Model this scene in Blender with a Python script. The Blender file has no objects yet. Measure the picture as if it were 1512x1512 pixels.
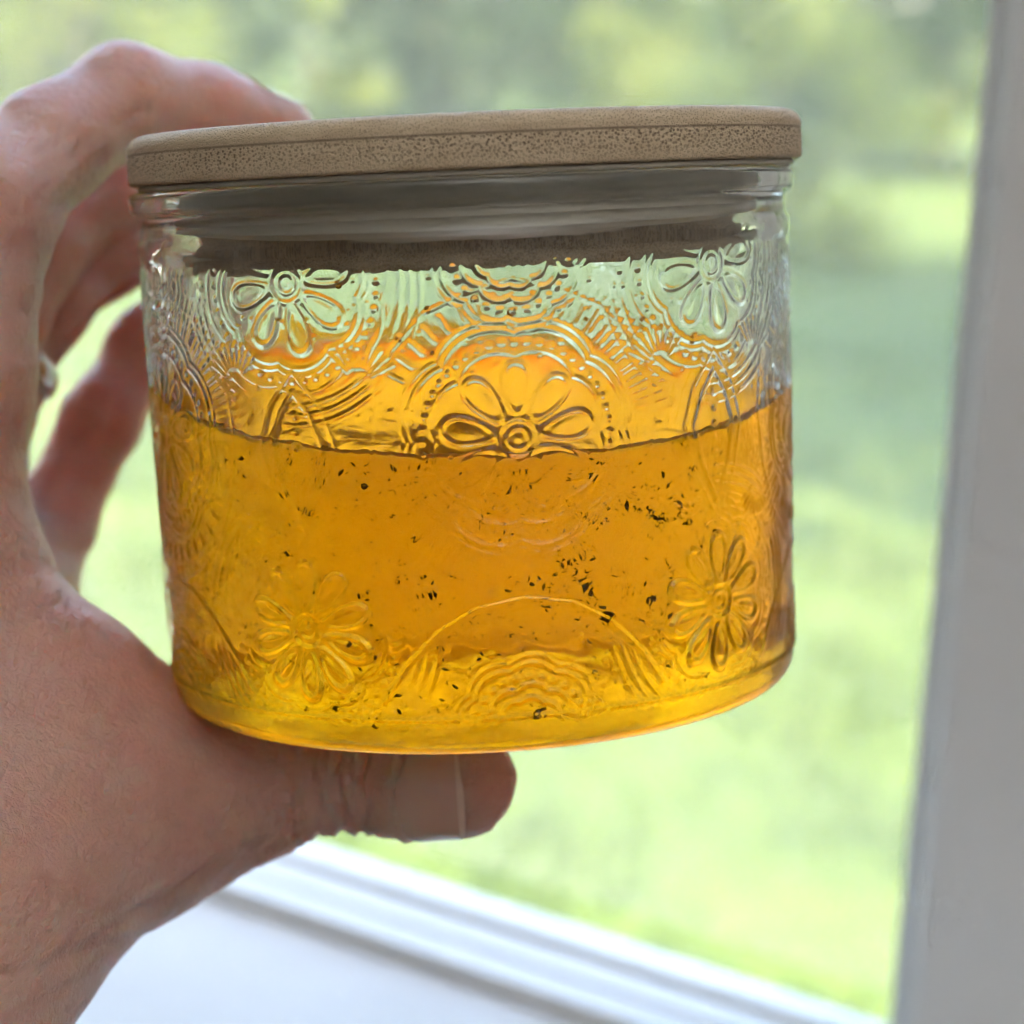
import bpy, bmesh, math, random
import numpy as np
from mathutils import Matrix, Vector

# ------------------------------------------------------------------ camera
sc = bpy.context.scene
FPX = 3032.0                      # focal length in pixels of a 1512 px wide picture
PITCH = math.radians(14.8)
ROLL = math.radians(2.5)
fwd = np.array([0, math.cos(PITCH), -math.sin(PITCH)])
rt0 = np.array([1.0, 0, 0]); up0 = np.cross(rt0, fwd)
RGT = math.cos(ROLL)*rt0 + math.sin(ROLL)*up0
UPV = -math.sin(ROLL)*rt0 + math.cos(ROLL)*up0
cd = bpy.data.cameras.new('camera'); cam = bpy.data.objects.new('camera', cd)
sc.collection.objects.link(cam)
cam.matrix_world = Matrix(((RGT[0], UPV[0], -fwd[0], 0), (RGT[1], UPV[1], -fwd[1], 0),
                           (RGT[2], UPV[2], -fwd[2], 0), (0, 0, 0, 1)))
cd.sensor_width = 36; cd.lens = 36*FPX/1512; cd.clip_start = 0.01; cd.clip_end = 500
cd.dof.use_dof = True; cd.dof.focus_distance = 0.258; cd.dof.aperture_fstop = 15.0
sc.camera = cam
def P3(px, py, depth):            # the place at that depth in front of the camera
    return depth*(fwd + (px-756)/FPX*RGT - (py-756)/FPX*UPV)

# ------------------------------------------------------------------ light
SUN_AZ, SUN_EL = math.radians(108), math.radians(48)
w = bpy.data.worlds.new('World'); sc.world = w; w.use_nodes = True
nt = w.node_tree; nt.nodes.clear()
sky = nt.nodes.new('ShaderNodeTexSky'); sky.sky_type = 'NISHITA'; sky.sun_disc = False
sky.sun_elevation = SUN_EL; sky.sun_rotation = SUN_AZ
bg = nt.nodes.new('ShaderNodeBackground'); bg.inputs[1].default_value = 0.15
wo = nt.nodes.new('ShaderNodeOutputWorld')
nt.links.new(sky.outputs[0], bg.inputs[0]); nt.links.new(bg.outputs[0], wo.inputs[0])
sl = bpy.data.lights.new('sun', 'SUN'); sl.energy = 2.5; sl.angle = math.radians(0.5); sl.color = (1, .94, .80)
so = bpy.data.objects.new('sun', sl); sc.collection.objects.link(so)
sdir = Vector((math.sin(SUN_AZ)*math.cos(SUN_EL), math.cos(SUN_AZ)*math.cos(SUN_EL), math.sin(SUN_EL)))
so.rotation_euler = sdir.to_track_quat('Z', 'Y').to_euler(); so.location = (0, 0, 12)
# added unseen fill for hand and lid, thrown on the ceiling behind the camera
ul = bpy.data.lights.new('fill_uplight', 'AREA'); ul.shape = 'DISK'; ul.size = .8; ul.energy = 3.7; ul.color = (.93, .95, 1)
uo = bpy.data.objects.new('fill_uplight', ul); sc.collection.objects.link(uo)
uo.location = (.2, -1.15, .7); uo.rotation_euler = (math.radians(180), 0, 0)
vs = sc.view_settings
vs.view_transform = 'Standard'; vs.look = 'None'; vs.gamma = 1; vs.use_curve_mapping = False
vs.exposure = 3.2
sc.render.engine = 'CYCLES'
cy = sc.cycles
cy.max_bounces = 14; cy.transmission_bounces = 14; cy.transparent_max_bounces = 32
cy.glossy_bounces = 8; cy.diffuse_bounces = 3; cy.volume_bounces = 5
cy.caustics_refractive = True; cy.caustics_reflective = True; cy.blur_glossy = 0.4
cy.sample_clamp_indirect = 6; cy.use_denoising = True
cy.use_adaptive_sampling = True; cy.adaptive_threshold = .05; cy.adaptive_min_samples = 14
try: cy.denoiser = 'OPENIMAGEDENOISE'
except Exception: pass

rng = np.random.default_rng(7); random.seed(7)

# ------------------------------------------------------------------ helpers
C = sc.collection
def link(o, parent=None):
    C.objects.link(o)
    if parent is not None: o.parent = parent
    return o
def tag(o, label=None, cat=None, group=None, kind=None):
    if label: o['label'] = label
    if cat: o['category'] = cat
    if group: o['group'] = group
    if kind: o['kind'] = kind
    return o
def empty(name, loc=(0, 0, 0)):
    o = bpy.data.objects.new(name, None); o.empty_display_size = .02; o.location = loc
    return link(o)
def mesh_np(name, V, Q, mats, parent=None, smooth=True, mi=None):
    """V (n,3), Q (m,k) polygons of one size"""
    V = np.asarray(V, np.float32); Q = np.asarray(Q, np.int32)
    me = bpy.data.meshes.new(name)
    me.vertices.add(len(V)); me.vertices.foreach_set('co', V.ravel())
    k = Q.shape[1]
    me.loops.add(Q.size); me.loops.foreach_set('vertex_index', Q.ravel())
    me.polygons.add(len(Q)); me.polygons.foreach_set('loop_start', np.arange(len(Q), dtype=np.int32)*k)
    me.update(calc_edges=True)
    me.polygons.foreach_set('use_smooth', np.full(len(Q), smooth, dtype=bool))
    for m in (mats if isinstance(mats, (list, tuple)) else [mats]): me.materials.append(m)
    if mi is not None: me.polygons.foreach_set('material_index', np.asarray(mi, np.int32))
    me.validate(clean_customdata=False)
    o = bpy.data.objects.new(name, me)
    return link(o, parent)
def lathe(profile, n, closed=True):
    """profile [(r,h)] -> verts, quads; r>0 everywhere; normals follow profile order (outer going up = outward)"""
    pr = np.asarray(profile, float); m = len(pr)
    th = np.arange(n)*2*np.pi/n
    V = np.stack([np.outer(pr[:, 0], np.cos(th)), np.outer(pr[:, 0], np.sin(th)), np.repeat(pr[:, 1][:, None], n, 1)], -1).reshape(-1, 3)
    rows = m if closed else m-1
    i = np.arange(rows)[:, None]; j = np.arange(n)[None]
    i2 = (i+1) % m; j2 = (j+1) % n
    Q = np.stack([i*n+j, i*n+j2, i2*n+j2, i2*n+j], -1).reshape(-1, 4)
    return V, Q
def arc(cx, cy_, r, a0, a1, k):
    return [(cx+r*math.cos(math.radians(a0+(a1-a0)*t/k)), cy_+r*math.sin(math.radians(a0+(a1-a0)*t/k))) for t in range(k+1)]

class NB:                                                     # a small node builder
    def __init__(s, name):
        s.m = bpy.data.materials.new(name); s.m.use_nodes = True; s.t = s.m.node_tree; s.t.nodes.clear()
        s.out = s.n('OutputMaterial')
    def n(s, ty, **kw):
        nd = s.t.nodes.new('ShaderNode'+ty)
        for k, v in kw.items():
            if hasattr(nd, k): setattr(nd, k, v)
            else: nd.inputs[k.replace('_', ' ')].default_value = v
        return nd
    def l(s, a, b): s.t.links.new(a, b)
    def surf(s, a): s.l(a, s.out.inputs['Surface'])
    def ramp(s, fac, stops):
        r = s.n('ValToRGB'); s.l(fac, r.inputs[0]); e = r.color_ramp.elements
        while len(e) < len(stops): e.new(.5)
        for el, (p, c) in zip(e, stops): el.position = p; el.color = (*c, 1) if len(c) == 3 else c
        return r.outputs[0]
    def noise(s, scale, detail=3, rough=.5, vec=None):
        x = s.n('TexNoise'); x.inputs['Scale'].default_value = scale; x.inputs['Detail'].default_value = detail
        x.inputs['Roughness'].default_value = rough
        s.l(vec if vec is not None else s.coord(), x.inputs['Vector']); return x.outputs['Fac']
    def coord(s):
        if not hasattr(s, 'tc'): s.tc = s.n('TexCoord')
        return s.tc.outputs['Object']
    def scaled(s, sx, sy, sz):
        m = s.n('Mapping'); m.inputs['Scale'].default_value = (sx, sy, sz); s.l(s.coord(), m.inputs[0]); return m.outputs[0]
    def math(s, op, a, b=None):
        m = s.n('Math', operation=op)
        for i, x in enumerate((a, b)):
            if x is None: continue
            if isinstance(x, (int, float)): m.inputs[i].default_value = x
            else: s.l(x, m.inputs[i])
        return m.outputs[0]
    def bump(s, h, strength, dist, nrm=None):
        b = s.n('Bump'); b.inputs['Strength'].default_value = strength; b.inputs['Distance'].default_value = dist
        s.l(h, b.inputs['Height'])
        if nrm is not None: s.l(nrm, b.inputs['Normal'])
        return b.outputs[0]
    def principled(s, color=None, rough=.5, nrm=None, **kw):
        p = s.n('BsdfPrincipled'); p.inputs['Roughness'].default_value = rough
        if color is not None:
            if isinstance(color, tuple): p.inputs['Base Color'].default_value = (*color, 1)
            else: s.l(color, p.inputs['Base Color'])
        for k, v in kw.items():
            p.inputs[k.replace('_', ' ')].default_value = v
        if nrm is not None: s.l(nrm, p.inputs['Normal'])
        return p

# ------------------------------------------------------------------ materials
def mat_glass():
    b = NB('clear_glass')
    nz = b.bump(b.noise(90, 3), .25, .0006)
    g = b.n('BsdfGlass'); g.inputs['IOR'].default_value = 1.5; g.inputs['Roughness'].default_value = 0.0
    g.inputs['Color'].default_value = (.985, .992, .982, 1); b.l(nz, g.inputs['Normal'])
    b.surf(g.outputs[0]); return b.m
def mat_wet():                    # where the oil touches the glass: index step from oil to glass only
    b = NB('oil_wetted_glass')
    g = b.n('BsdfGlass'); g.inputs['IOR'].default_value = 1.025; g.inputs['Roughness'].default_value = 0.06
    b.surf(g.outputs[0]); return b.m
def mat_floor_glow():               # amber put into the jar floor, standing in for light through the base
    b = NB('jar_floor_glow')
    g = b.n('BsdfGlass'); g.inputs['IOR'].default_value = 1.025; g.inputs['Roughness'].default_value = .06
    t = b.n('BsdfTranslucent'); t.inputs['Color'].default_value = (.95, .66, .06, 1)
    d = b.n('BsdfDiffuse'); d.inputs['Color'].default_value = (.85, .55, .05, 1)
    m0 = b.n('MixShader'); m0.inputs[0].default_value = .15; b.l(t.outputs[0], m0.inputs[1]); b.l(d.outputs[0], m0.inputs[2])
    m = b.n('MixShader'); b.l(b.ramp(b.noise(120, 3), [(.3, (.12,)*3), (.7, (.38,)*3)]), m.inputs[0]); b.l(g.outputs[0], m.inputs[1]); b.l(m0.outputs[0], m.inputs[2])
    b.surf(m.outputs[0]); return b.m
def mat_oil():                    # cloudy surface with the oil's lit glow put into its orange gloss; clear sides that touch the glass; amber depth
    b = NB('golden_oil')
    at = b.n('Attribute'); at.attribute_name = 'open_surface'
    tr = b.n('BsdfTransparent')
    nb = b.bump(b.noise(150, 3), .25, .0008)
    rf = b.n('BsdfRefraction'); rf.inputs['IOR'].default_value = 1.46; rf.inputs['Roughness'].default_value = .16; b.l(nb, rf.inputs['Normal'])
    tl = b.n('BsdfTranslucent'); tl.inputs['Color'].default_value = (1, .78, .05, 1)
    df = b.n('BsdfDiffuse'); df.inputs['Color'].default_value = (.92, .55, .02, 1)
    gs = b.n('BsdfGlossy'); gs.inputs['Roughness'].default_value = .10; gs.inputs['Color'].default_value = (1, .36, .01, 1); b.l(nb, gs.inputs['Normal'])
    def mix(f, a, c):
        m = b.n('MixShader'); m.inputs[0].default_value = f; b.l(a, m.inputs[1]); b.l(c, m.inputs[2]); return m.outputs[0]
    top = mix(.50, mix(.25, mix(.08, tl.outputs[0], df.outputs[0]), rf.outputs[0]), gs.outputs[0])
    mx = b.n('MixShader'); b.l(at.outputs['Fac'], mx.inputs[0]); b.l(tr.outputs[0], mx.inputs[1]); b.l(top, mx.inputs[2])
    b.surf(mx.outputs[0])
    ab = b.n('VolumeAbsorption'); ab.inputs['Color'].default_value = (.9995, .876, 0, 1); ab.inputs['Density'].default_value = 120
    scn = b.n('VolumeScatter'); scn.inputs['Color'].default_value = (1, .80, .08, 1); scn.inputs['Density'].default_value = 8
    scn.inputs['Anisotropy'].default_value = .8
    ad = b.n('AddShader'); b.l(ab.outputs[0], ad.inputs[0]); b.l(scn.outputs[0], ad.inputs[1])
    b.l(ad.outputs[0], b.out.inputs['Volume']); return b.m
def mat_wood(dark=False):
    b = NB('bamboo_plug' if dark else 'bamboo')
    sx = b.n('SeparateXYZ'); b.l(b.coord(), sx.inputs[0])
    # fibres run along the object's Y: pores show as dots where they meet the rim and as streaks beside it
    wob = b.math('MULTIPLY', b.math('SUBTRACT', b.noise(60, 2), .5), .0012)
    cb = b.n('CombineXYZ'); b.l(b.math('ADD', sx.outputs[0], wob), cb.inputs[0]); b.l(b.math('ADD', sx.outputs[2], wob), cb.inputs[1])
    def pores(sc_, lo, hi):
        v = b.n('TexVoronoi', voronoi_dimensions='2D'); v.inputs['Scale'].default_value = sc_; b.l(cb.outputs[0], v.inputs['Vector'])
        return b.ramp(v.outputs['Distance'], [(lo, (1, 1, 1)), (hi, (0, 0, 0))])
    dots, fine = pores(1800, .21, .36), pores(2800, .12, .30)
    grad = b.math('MULTIPLY', sx.outputs[2], 100.0)
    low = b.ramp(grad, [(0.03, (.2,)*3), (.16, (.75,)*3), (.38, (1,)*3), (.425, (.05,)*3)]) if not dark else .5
    m1 = b.ramp(b.noise(22, 2), [(.3, (.45,)*3), (.62, (1,)*3)])
    m2 = b.ramp(b.noise(700, 1), [(.3, (.55,)*3), (.5, (1,)*3)])
    d1 = b.math('MULTIPLY', b.math('MULTIPLY', dots, m2), b.math('MULTIPLY', m1, low))
    dd = b.math('MAXIMUM', d1, b.math('MULTIPLY', fine, .50))
    gr = b.noise(1, 5, .65, b.scaled(240, 16, 700))
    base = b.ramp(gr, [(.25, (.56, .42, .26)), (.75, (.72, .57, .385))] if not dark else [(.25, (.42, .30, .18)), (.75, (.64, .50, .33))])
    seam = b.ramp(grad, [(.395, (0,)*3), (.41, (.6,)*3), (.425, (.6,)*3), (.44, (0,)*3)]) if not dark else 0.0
    mx = b.n('MixRGB'); b.l(b.math('MAXIMUM', b.math('MULTIPLY', dd, .85), seam), mx.inputs[0]); b.l(base, mx.inputs[1]); mx.inputs[2].default_value = (.085, .042, .018, 1)
    hb = b.math('SUBTRACT', b.math('MULTIPLY', b.noise(1, 3, .6, b.scaled(700, 60, 1200)), .5), dd)
    p = b.principled(mx.outputs[0], .6, b.bump(hb, .7, .0004)); b.surf(p.outputs[0]); return b.m
def mat_silicone():
    b = NB('frosted_silicone')
    p = b.principled((.90, .82, .68), .45, b.bump(b.noise(1, 2, .5, b.scaled(20, 20, 900)), .3, .0004), Transmission_Weight=.25, IOR=1.3)
    b.surf(p.outputs[0]); return b.m
def mat_skin():
    b = NB('skin')
    big = b.noise(38, 4, .6); fine = b.noise(520, 4, .65); mid = b.noise(120, 3, .6)
    wn = b.n('TexNoise'); wn.inputs['Scale'].default_value = 160; b.l(b.coord(), wn.inputs['Vector'])
    vm = b.n('VectorMath', operation='MULTIPLY_ADD'); b.l(wn.outputs['Color'], vm.inputs[0]); vm.inputs[1].default_value = (.0035,)*3; b.l(b.coord(), vm.inputs[2])
    def lines(scale, hi):
        v = b.n('TexVoronoi'); v.feature = 'DISTANCE_TO_EDGE'; v.inputs['Scale'].default_value = scale
        b.l(vm.outputs[0], v.inputs['Vector']); return b.ramp(v.outputs['Distance'], [(0, (0,)*3), (hi, (1,)*3)])
    l2 = lines(900, .16)
    base = b.ramp(big, [(.28, (.60, .335, .265)), (.5, (.655, .40, .325)), (.74, (.70, .465, .39))])
    fl = b.n('Attribute'); fl.attribute_name = 'red_glow'
    mf = b.n('MixRGB'); b.l(fl.outputs['Fac'], mf.inputs[0]); b.l(base, mf.inputs[1]); mf.inputs[2].default_value = (.66, .25, .17, 1)
    base = mf.outputs[0]
    mx = b.n('MixRGB', blend_type='MULTIPLY'); mx.inputs[0].default_value = .45
    b.l(base, mx.inputs[1]); b.l(b.ramp(mid, [(.3, (.80, .68, .64)), (.7, (1, 1, 1))]), mx.inputs[2])
    st1 = b.noise(1, 3, .65, b.scaled(260, 900, 620)); st2 = b.noise(1, 3, .65, b.scaled(900, 300, 260)); pore = b.noise(1700, 2, .6)
    h = b.math('ADD', b.math('ADD', b.math('MULTIPLY', st1, .9), b.math('MULTIPLY', st2, .7)), b.math('ADD', b.math('MULTIPLY', pore, .4), b.math('MULTIPLY', l2, .10)))
    n1 = b.bump(h, .75, .00060)
    p = b.principled(mx.outputs[0], .4, n1, Subsurface_Weight=.8, Subsurface_Scale=.011)
    p.inputs['Subsurface Radius'].default_value = (1.0, .30, .15); b.l(b.ramp(fine, [(.3, (.28,)*3), (.7, (.48,)*3)]), p.inputs['Roughness'])
    b.surf(p.outputs[0]); return b.m
def mat_nail():
    b = NB('nail')
    st = b.noise(1, 2, .5, b.scaled(60, 900, 900))
    p = b.principled((.68, .40, .32), .13, b.bump(st, .25, .0002), Subsurface_Weight=.5, Subsurface_Scale=.003, Coat_Weight=.7)
    b.surf(p.outputs[0]); return b.m
def mat_plain(name, col, rough=.5, nscale=0, var=.08, bump=0, **kw):
    b = NB(name); c = col; nr = None
    if nscale:
        f = b.noise(nscale, 4, .6)
        c = b.ramp(f, [(.25, tuple(x*(1-var) for x in col)), (.75, tuple(min(1, x*(1+var)) for x in col))])
        if bump: nr = b.bump(f, .5, bump)
    p = b.principled(c, rough, nr, **kw); b.surf(p.outputs[0]); return b.m
def mat_pane():
    b = NB('window_glass')
    lw = b.n('LayerWeight'); lw.inputs['Blend'].default_value = .5
    fr = b.math('ADD', b.math('MULTIPLY', b.math('POWER', lw.outputs['Facing'], 5.0), .95), .04)
    tr = b.n('BsdfTransparent'); tr.inputs['Color'].default_value = (.985, .975, .955, 1)
    gl = b.n('BsdfGlossy'); gl.inputs['Roughness'].default_value = .02
    df = b.n('BsdfTranslucent'); df.inputs['Color'].default_value = (.8, .84, .82, 1)
    m0 = b.n('MixShader'); b.l(b.ramp(b.noise(14, 4, .6), [(.3, (.012,)*3), (.75, (.035,)*3)]), m0.inputs[0])
    b.l(tr.outputs[0], m0.inputs[1]); b.l(df.outputs[0], m0.inputs[2])
    mx = b.n('MixShader'); b.l(fr, mx.inputs[0]); b.l(m0.outputs[0], mx.inputs[1]); b.l(gl.outputs[0], mx.inputs[2])
    b.surf(mx.outputs[0]); return b.m
def mat_screen():                 # woven mesh of 1.5 mm openings, far out of focus
    b = NB('screen_mesh')
    sx = b.n('SeparateXYZ'); b.l(b.coord(), sx.inputs[0])
    def wire(o):
        return b.math('LESS_THAN', b.math('FRACT', b.math('MULTIPLY', o, 1/.0016)), .105)
    wr = b.math('MAXIMUM', wire(sx.outputs[0]), wire(sx.outputs[2]))
    tr = b.n('BsdfTransparent')
    df = b.n('BsdfDiffuse'); df.inputs['Color'].default_value = (.78, .74, .62, 1)
    tl = b.n('BsdfTranslucent'); tl.inputs['Color'].default_value = (.78, .74, .62, 1)
    a = b.n('MixShader'); a.inputs[0].default_value = .5; b.l(df.outputs[0], a.inputs[1]); b.l(tl.outputs[0], a.inputs[2])
    mx = b.n('MixShader'); b.l(wr, mx.inputs[0]); b.l(tr.outputs[0], mx.inputs[1]); b.l(a.outputs[0], mx.inputs[2])
    b.surf(mx.outputs[0]); return b.m
def mat_film():
    b = NB('amber_film')
    t = b.n('BsdfTransparent'); b.l(b.ramp(b.noise(260, 3), [(.35, (1, .38, .01)), (.7, (1, .50, .06))]), t.inputs['Color'])
    g = b.n('BsdfGlossy'); g.inputs['Roughness'].default_value = .15
    m = b.n('MixShader'); m.inputs[0].default_value = .04; b.l(t.outputs[0], m.inputs[1]); b.l(g.outputs[0], m.inputs[2]); b.surf(m.outputs[0]); return b.m
def mat_leaf(name, c0, c1):
    b = NB(name)
    g = b.n('NewGeometry'); col = b.ramp(g.outputs['Random Per Island'], [(0, c0), (1, c1)])
    p = b.principled(col, .5); t = b.n('BsdfTranslucent'); b.l(col, t.inputs['Color'])
    mx = b.n('MixShader'); mx.inputs[0].default_value = .45; b.l(p.outputs[0], mx.inputs[1]); b.l(t.outputs[0], mx.inputs[2])
    b.surf(mx.outputs[0]); return b.m
def mat_lawn():
    b = NB('lawn_soil')
    f = b.noise(1.3, 5, .6); f2 = b.noise(9, 3, .6)
    c = b.ramp(f, [(.28, (.045, .075, .007)), (.5, (.085, .128, .011)), (.72, (.135, .175, .02))])
    mx = b.n('MixRGB', blend_type='MULTIPLY'); mx.inputs[0].default_value = .6; b.l(c, mx.inputs[1])
    b.l(b.ramp(f2, [(.3, (.6, .6, .6)), (.7, (1.1, 1.1, 1.0))]), mx.inputs[2])
    p = b.principled(mx.outputs[0], .9, b.bump(f2, .6, .05)); b.surf(p.outputs[0]); return b.m
M = dict(glass=mat_glass(), wet=mat_wet(), floor_glow=mat_floor_glow(), oil=mat_oil(), wood=mat_wood(), plug=mat_wood(True), sil=mat_silicone(),
         skin=mat_skin(), nail=mat_nail(), vinyl=mat_plain('white_vinyl', (.86, .86, .845), .34, 9, .05),
         paint=mat_plain('white_paint', (.70, .67, .63), .5, 25, .05, .0003),
         wall=mat_plain('wall_plaster', (.76, .735, .70), .8, 40, .05, .001), pane=mat_pane(), screen=mat_screen(),
         lawn=mat_lawn(), oak=mat_plain('oak_floor', (.50, .38, .27), .5, 12, .2), bark=mat_plain('bark', (.16, .12, .085), .9, 12, .4, .02),
         grass=mat_leaf('grass_blades', (.07, .11, .008), (.155, .205, .016)),
         leafA=mat_leaf('leaves_bright', (.18, .225, .02), (.34, .36, .05)),
         leafB=mat_leaf('leaves_mid', (.08, .12, .03), (.14, .18, .045)),
         leafC=mat_leaf('leaves_dark', (.05, .08, .03), (.09, .12, .045)),
         fleck=mat_leaf('dried_herb', (.015, .011, .005), (.13, .075, .02)),
         nail_edge=mat_plain('nail_free_edge', (.74, .51, .42), .3, 300, .08),
         film=mat_film(),
         drop=mat_plain('amber_drop', (.75, .36, .02), .08, Transmission_Weight=.6, IOR=1.46),
         gold=mat_plain('ring_metal', (.75, .73, .70), .18, Metallic=1.0))

# ------------------------------------------------------------------ window and its wall
dW = np.array([-.854, .519, 0]); dW /= np.linalg.norm(dW)      # along the window, to the left and away
nW = np.array([-dW[1], dW[0], 0]); nW = nW if nW[1] < 0 else -nW   # into the room
zW = np.array([0, 0, 1.0])
def ray(px, py): return fwd + (px-756)/FPX*RGT - (py-756)/FPX*UPV
O = P3(1404, 756, .50)                                        # on the glass plane at the right edge of the pane
def on_plane(px, py, off):                                    # hit of a picture ray with the plane 'off' inside the glass
    r = ray(px, py); t = ((O+off*nW)@nW)/(r@nW); return r*t
def wc(p): q = p-O; return np.array([q@dW, q@nW, q[2]])        # window coordinates (along, inward, up)
winM = Matrix(((dW[0], nW[0], 0, O[0]), (dW[1], nW[1], 0, O[1]), (0, 0, 1, O[2]), (0, 0, 0, 1)))
zs = wc(on_plane(600, 1304, 0))[2]                            # lower edge of the pane
WL, ZT = 1.05, zs+1.45
window = empty('window'); window.matrix_world = winM
tag(window, 'white framed window with stepped sill behind the jar', 'window')
def boxes(name, bs, mat, parent, bevel=.0015, world=None):
    bm = bmesh.new()
    for (x0, x1, y0, y1, z0, z1) in bs:
        vv = [bm.verts.new(p) for p in ((x0, y0, z0), (x1, y0, z0), (x1, y1, z0), (x0, y1, z0), (x0, y0, z1), (x1, y0, z1), (x1, y1, z1), (x0, y1, z1))]
        for f in ((3, 2, 1, 0), (4, 5, 6, 7), (0, 1, 5, 4), (1, 2, 6, 5), (2, 3, 7, 6), (3, 0, 4, 7)): bm.faces.new([vv[i] for i in f])
    bmesh.ops.recalc_face_normals(bm, faces=bm.faces)
    if bevel: bmesh.ops.bevel(bm, geom=bm.edges[:], offset=bevel, segments=2, affect='EDGES', profile=.5)
    me = bpy.data.meshes.new(name); bm.to_mesh(me); bm.free(); me.materials.append(mat)
    o = bpy.data.objects.new(name, me); link(o, parent)
    if world is not None: o.matrix_world = world
    return o
# sash: rails round the pane
def prof_z(y, off): return wc(on_plane(600, y, off))[2]
def off_at(y, z):                                             # how far inside the glass a level surface reaches that picture row
    r = ray(600, y); p = r*((O[2]+z)/r[2]); return wc(p)[1]
zA = prof_z(1328, .005); yA = off_at(1399, zA)
zB = zA-.0048
boxes('glazing_bead', [(0, WL, -.0004, .005, zA-.004, zs)], M['vinyl'], window, .0012)
boxes('bottom_rail', [(-.004, WL, -.012, yA, zs-.05, zA)], M['vinyl'], window, .0022)
boxes('rail_bead', [(0, WL, yA*.45, yA*.62, zA-.003, zA+.0011)], M['vinyl'], window, .0005)
boxes('sill_board', [(-.10, WL+.1, yA+.0002, yA+.16, zs-.075, zB)], M['paint'], window, .0008)
boxes('side_jamb', [(-.004-.004, .0005, -.012, .008, zs+.0005, ZT)], M['vinyl'], window, .0015)
boxes('side_casing', [(-.16, -.0085, -.05, .022, zs-.05, ZT+.05)], M['vinyl'], window, .004)
boxes('side_jamb', [(WL, WL+.06, -.05, .022, zs-.05, ZT+.05)], M['vinyl'], window, .003)
boxes('head_rail', [(-.008, WL, -.05, .022, ZT, ZT+.06)], M['vinyl'], window, .003)
boxes('pane', [(-.002, WL+.001, -.0045, -.0008, zs-.004, ZT+.004)], M['pane'], window, 0)
scr = boxes('insect_screen', [(-.002, WL+.001, -.0305, -.030, zs-.004, ZT+.004)], M['screen'], None, 0, winM)
# one thin sheet is enough for the mesh
bm = bmesh.new(); bm.from_mesh(scr.data)
bmesh.ops.delete(bm, geom=[f for f in bm.faces if abs(f.normal.y) < .9 or f.calc_center_median().y > -.0302], context='FACES'); bm.to_mesh(scr.data); bm.free()
tag(scr, 'fine grey insect screen stretched outside the window pane', 'window screen')
wall = boxes('wall', [(-3.2, -.161, -.14, .004, -2.1-O[2], ZT+1.6), (WL+.061, 3.4, -.14, .004, -2.1-O[2], ZT+1.6),
                      (-.1605, WL+.0605, -.14, .004, ZT+.051, ZT+1.6), (-.1605, WL+.0605, -.14, -.013, -2.1-O[2], zs-.13)], M['wall'], None, 0, winM)
tag(wall, kind='structure')
# the unseen room side: ceiling, walls and oak floor added to shape the fill light
cl_ = boxes('ceiling', [(-3.2, 3.4, .0045, 4.6, ZT+.30, ZT+.42)], M['wall'], None, 0, winM); tag(cl_, kind='structure')
sw_ = boxes('side_wall', [(-1.9, -1.8, .0045, 4.6, -1.349-O[2], ZT+.299), (2.6, 2.7, .0045, 4.6, -1.349-O[2], ZT+.299)], M['wall'], None, 0, winM); tag(sw_, kind='structure')
bw_ = boxes('back_wall', [(-1.9, 2.7, 4.605, 4.7, -1.349-O[2], ZT+.299)], M['wall'], None, 0, winM); tag(bw_, kind='structure')
fl_ = boxes('floor', [(-3.2, 3.4, .0045, 4.6, -1.45-O[2], -1.35-O[2])], M['oak'], None, 0, winM); tag(fl_, kind='structure')

# ------------------------------------------------------------------ garden
GZ = -2.0
def ground_at(px, py):
    r = ray(px, py); t = GZ/r[2]; return r*t
n = 90
gx, gy = np.meshgrid(np.linspace(-1, 1, n), np.linspace(-1, 1, n))
gx = np.sign(gx)*np.abs(gx)**2.2*220; gy = np.sign(gy)*np.abs(gy)**2.2*220
gz = GZ + .05*np.sin(gx*.9+1)*np.cos(gy*.7) - .05
V = np.stack([gx, gy, gz], -1).reshape(-1, 3); i = np.arange(n-1)
Q = (i[:, None]*n+i[None]); Q = np.stack([Q, Q+1, Q+n+1, Q+n], -1).reshape(-1, 4)
tag(mesh_np('lawn', V, Q, M['lawn']), kind='structure')
def leaf_quads(cen, size, up_bias=.3, aspect=.55):
    """diamond-like leaf faces at the given centres"""
    k = len(cen)
    a = rng.normal(size=(k, 3)); a[:, 2] += up_bias; a /= np.linalg.norm(a, axis=1)[:, None]
    t = np.cross(a, rng.normal(size=(k, 3))); t /= np.linalg.norm(t, axis=1)[:, None]; bb = np.cross(a, t)
    s = (size*rng.uniform(.6, 1.4, k))[:, None]
    Vv = np.stack([cen-t*s, cen+bb*s*aspect, cen+t*s, cen-bb*s*aspect], 1).reshape(-1, 3)
    return Vv, np.arange(4*k).reshape(-1, 4)
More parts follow.
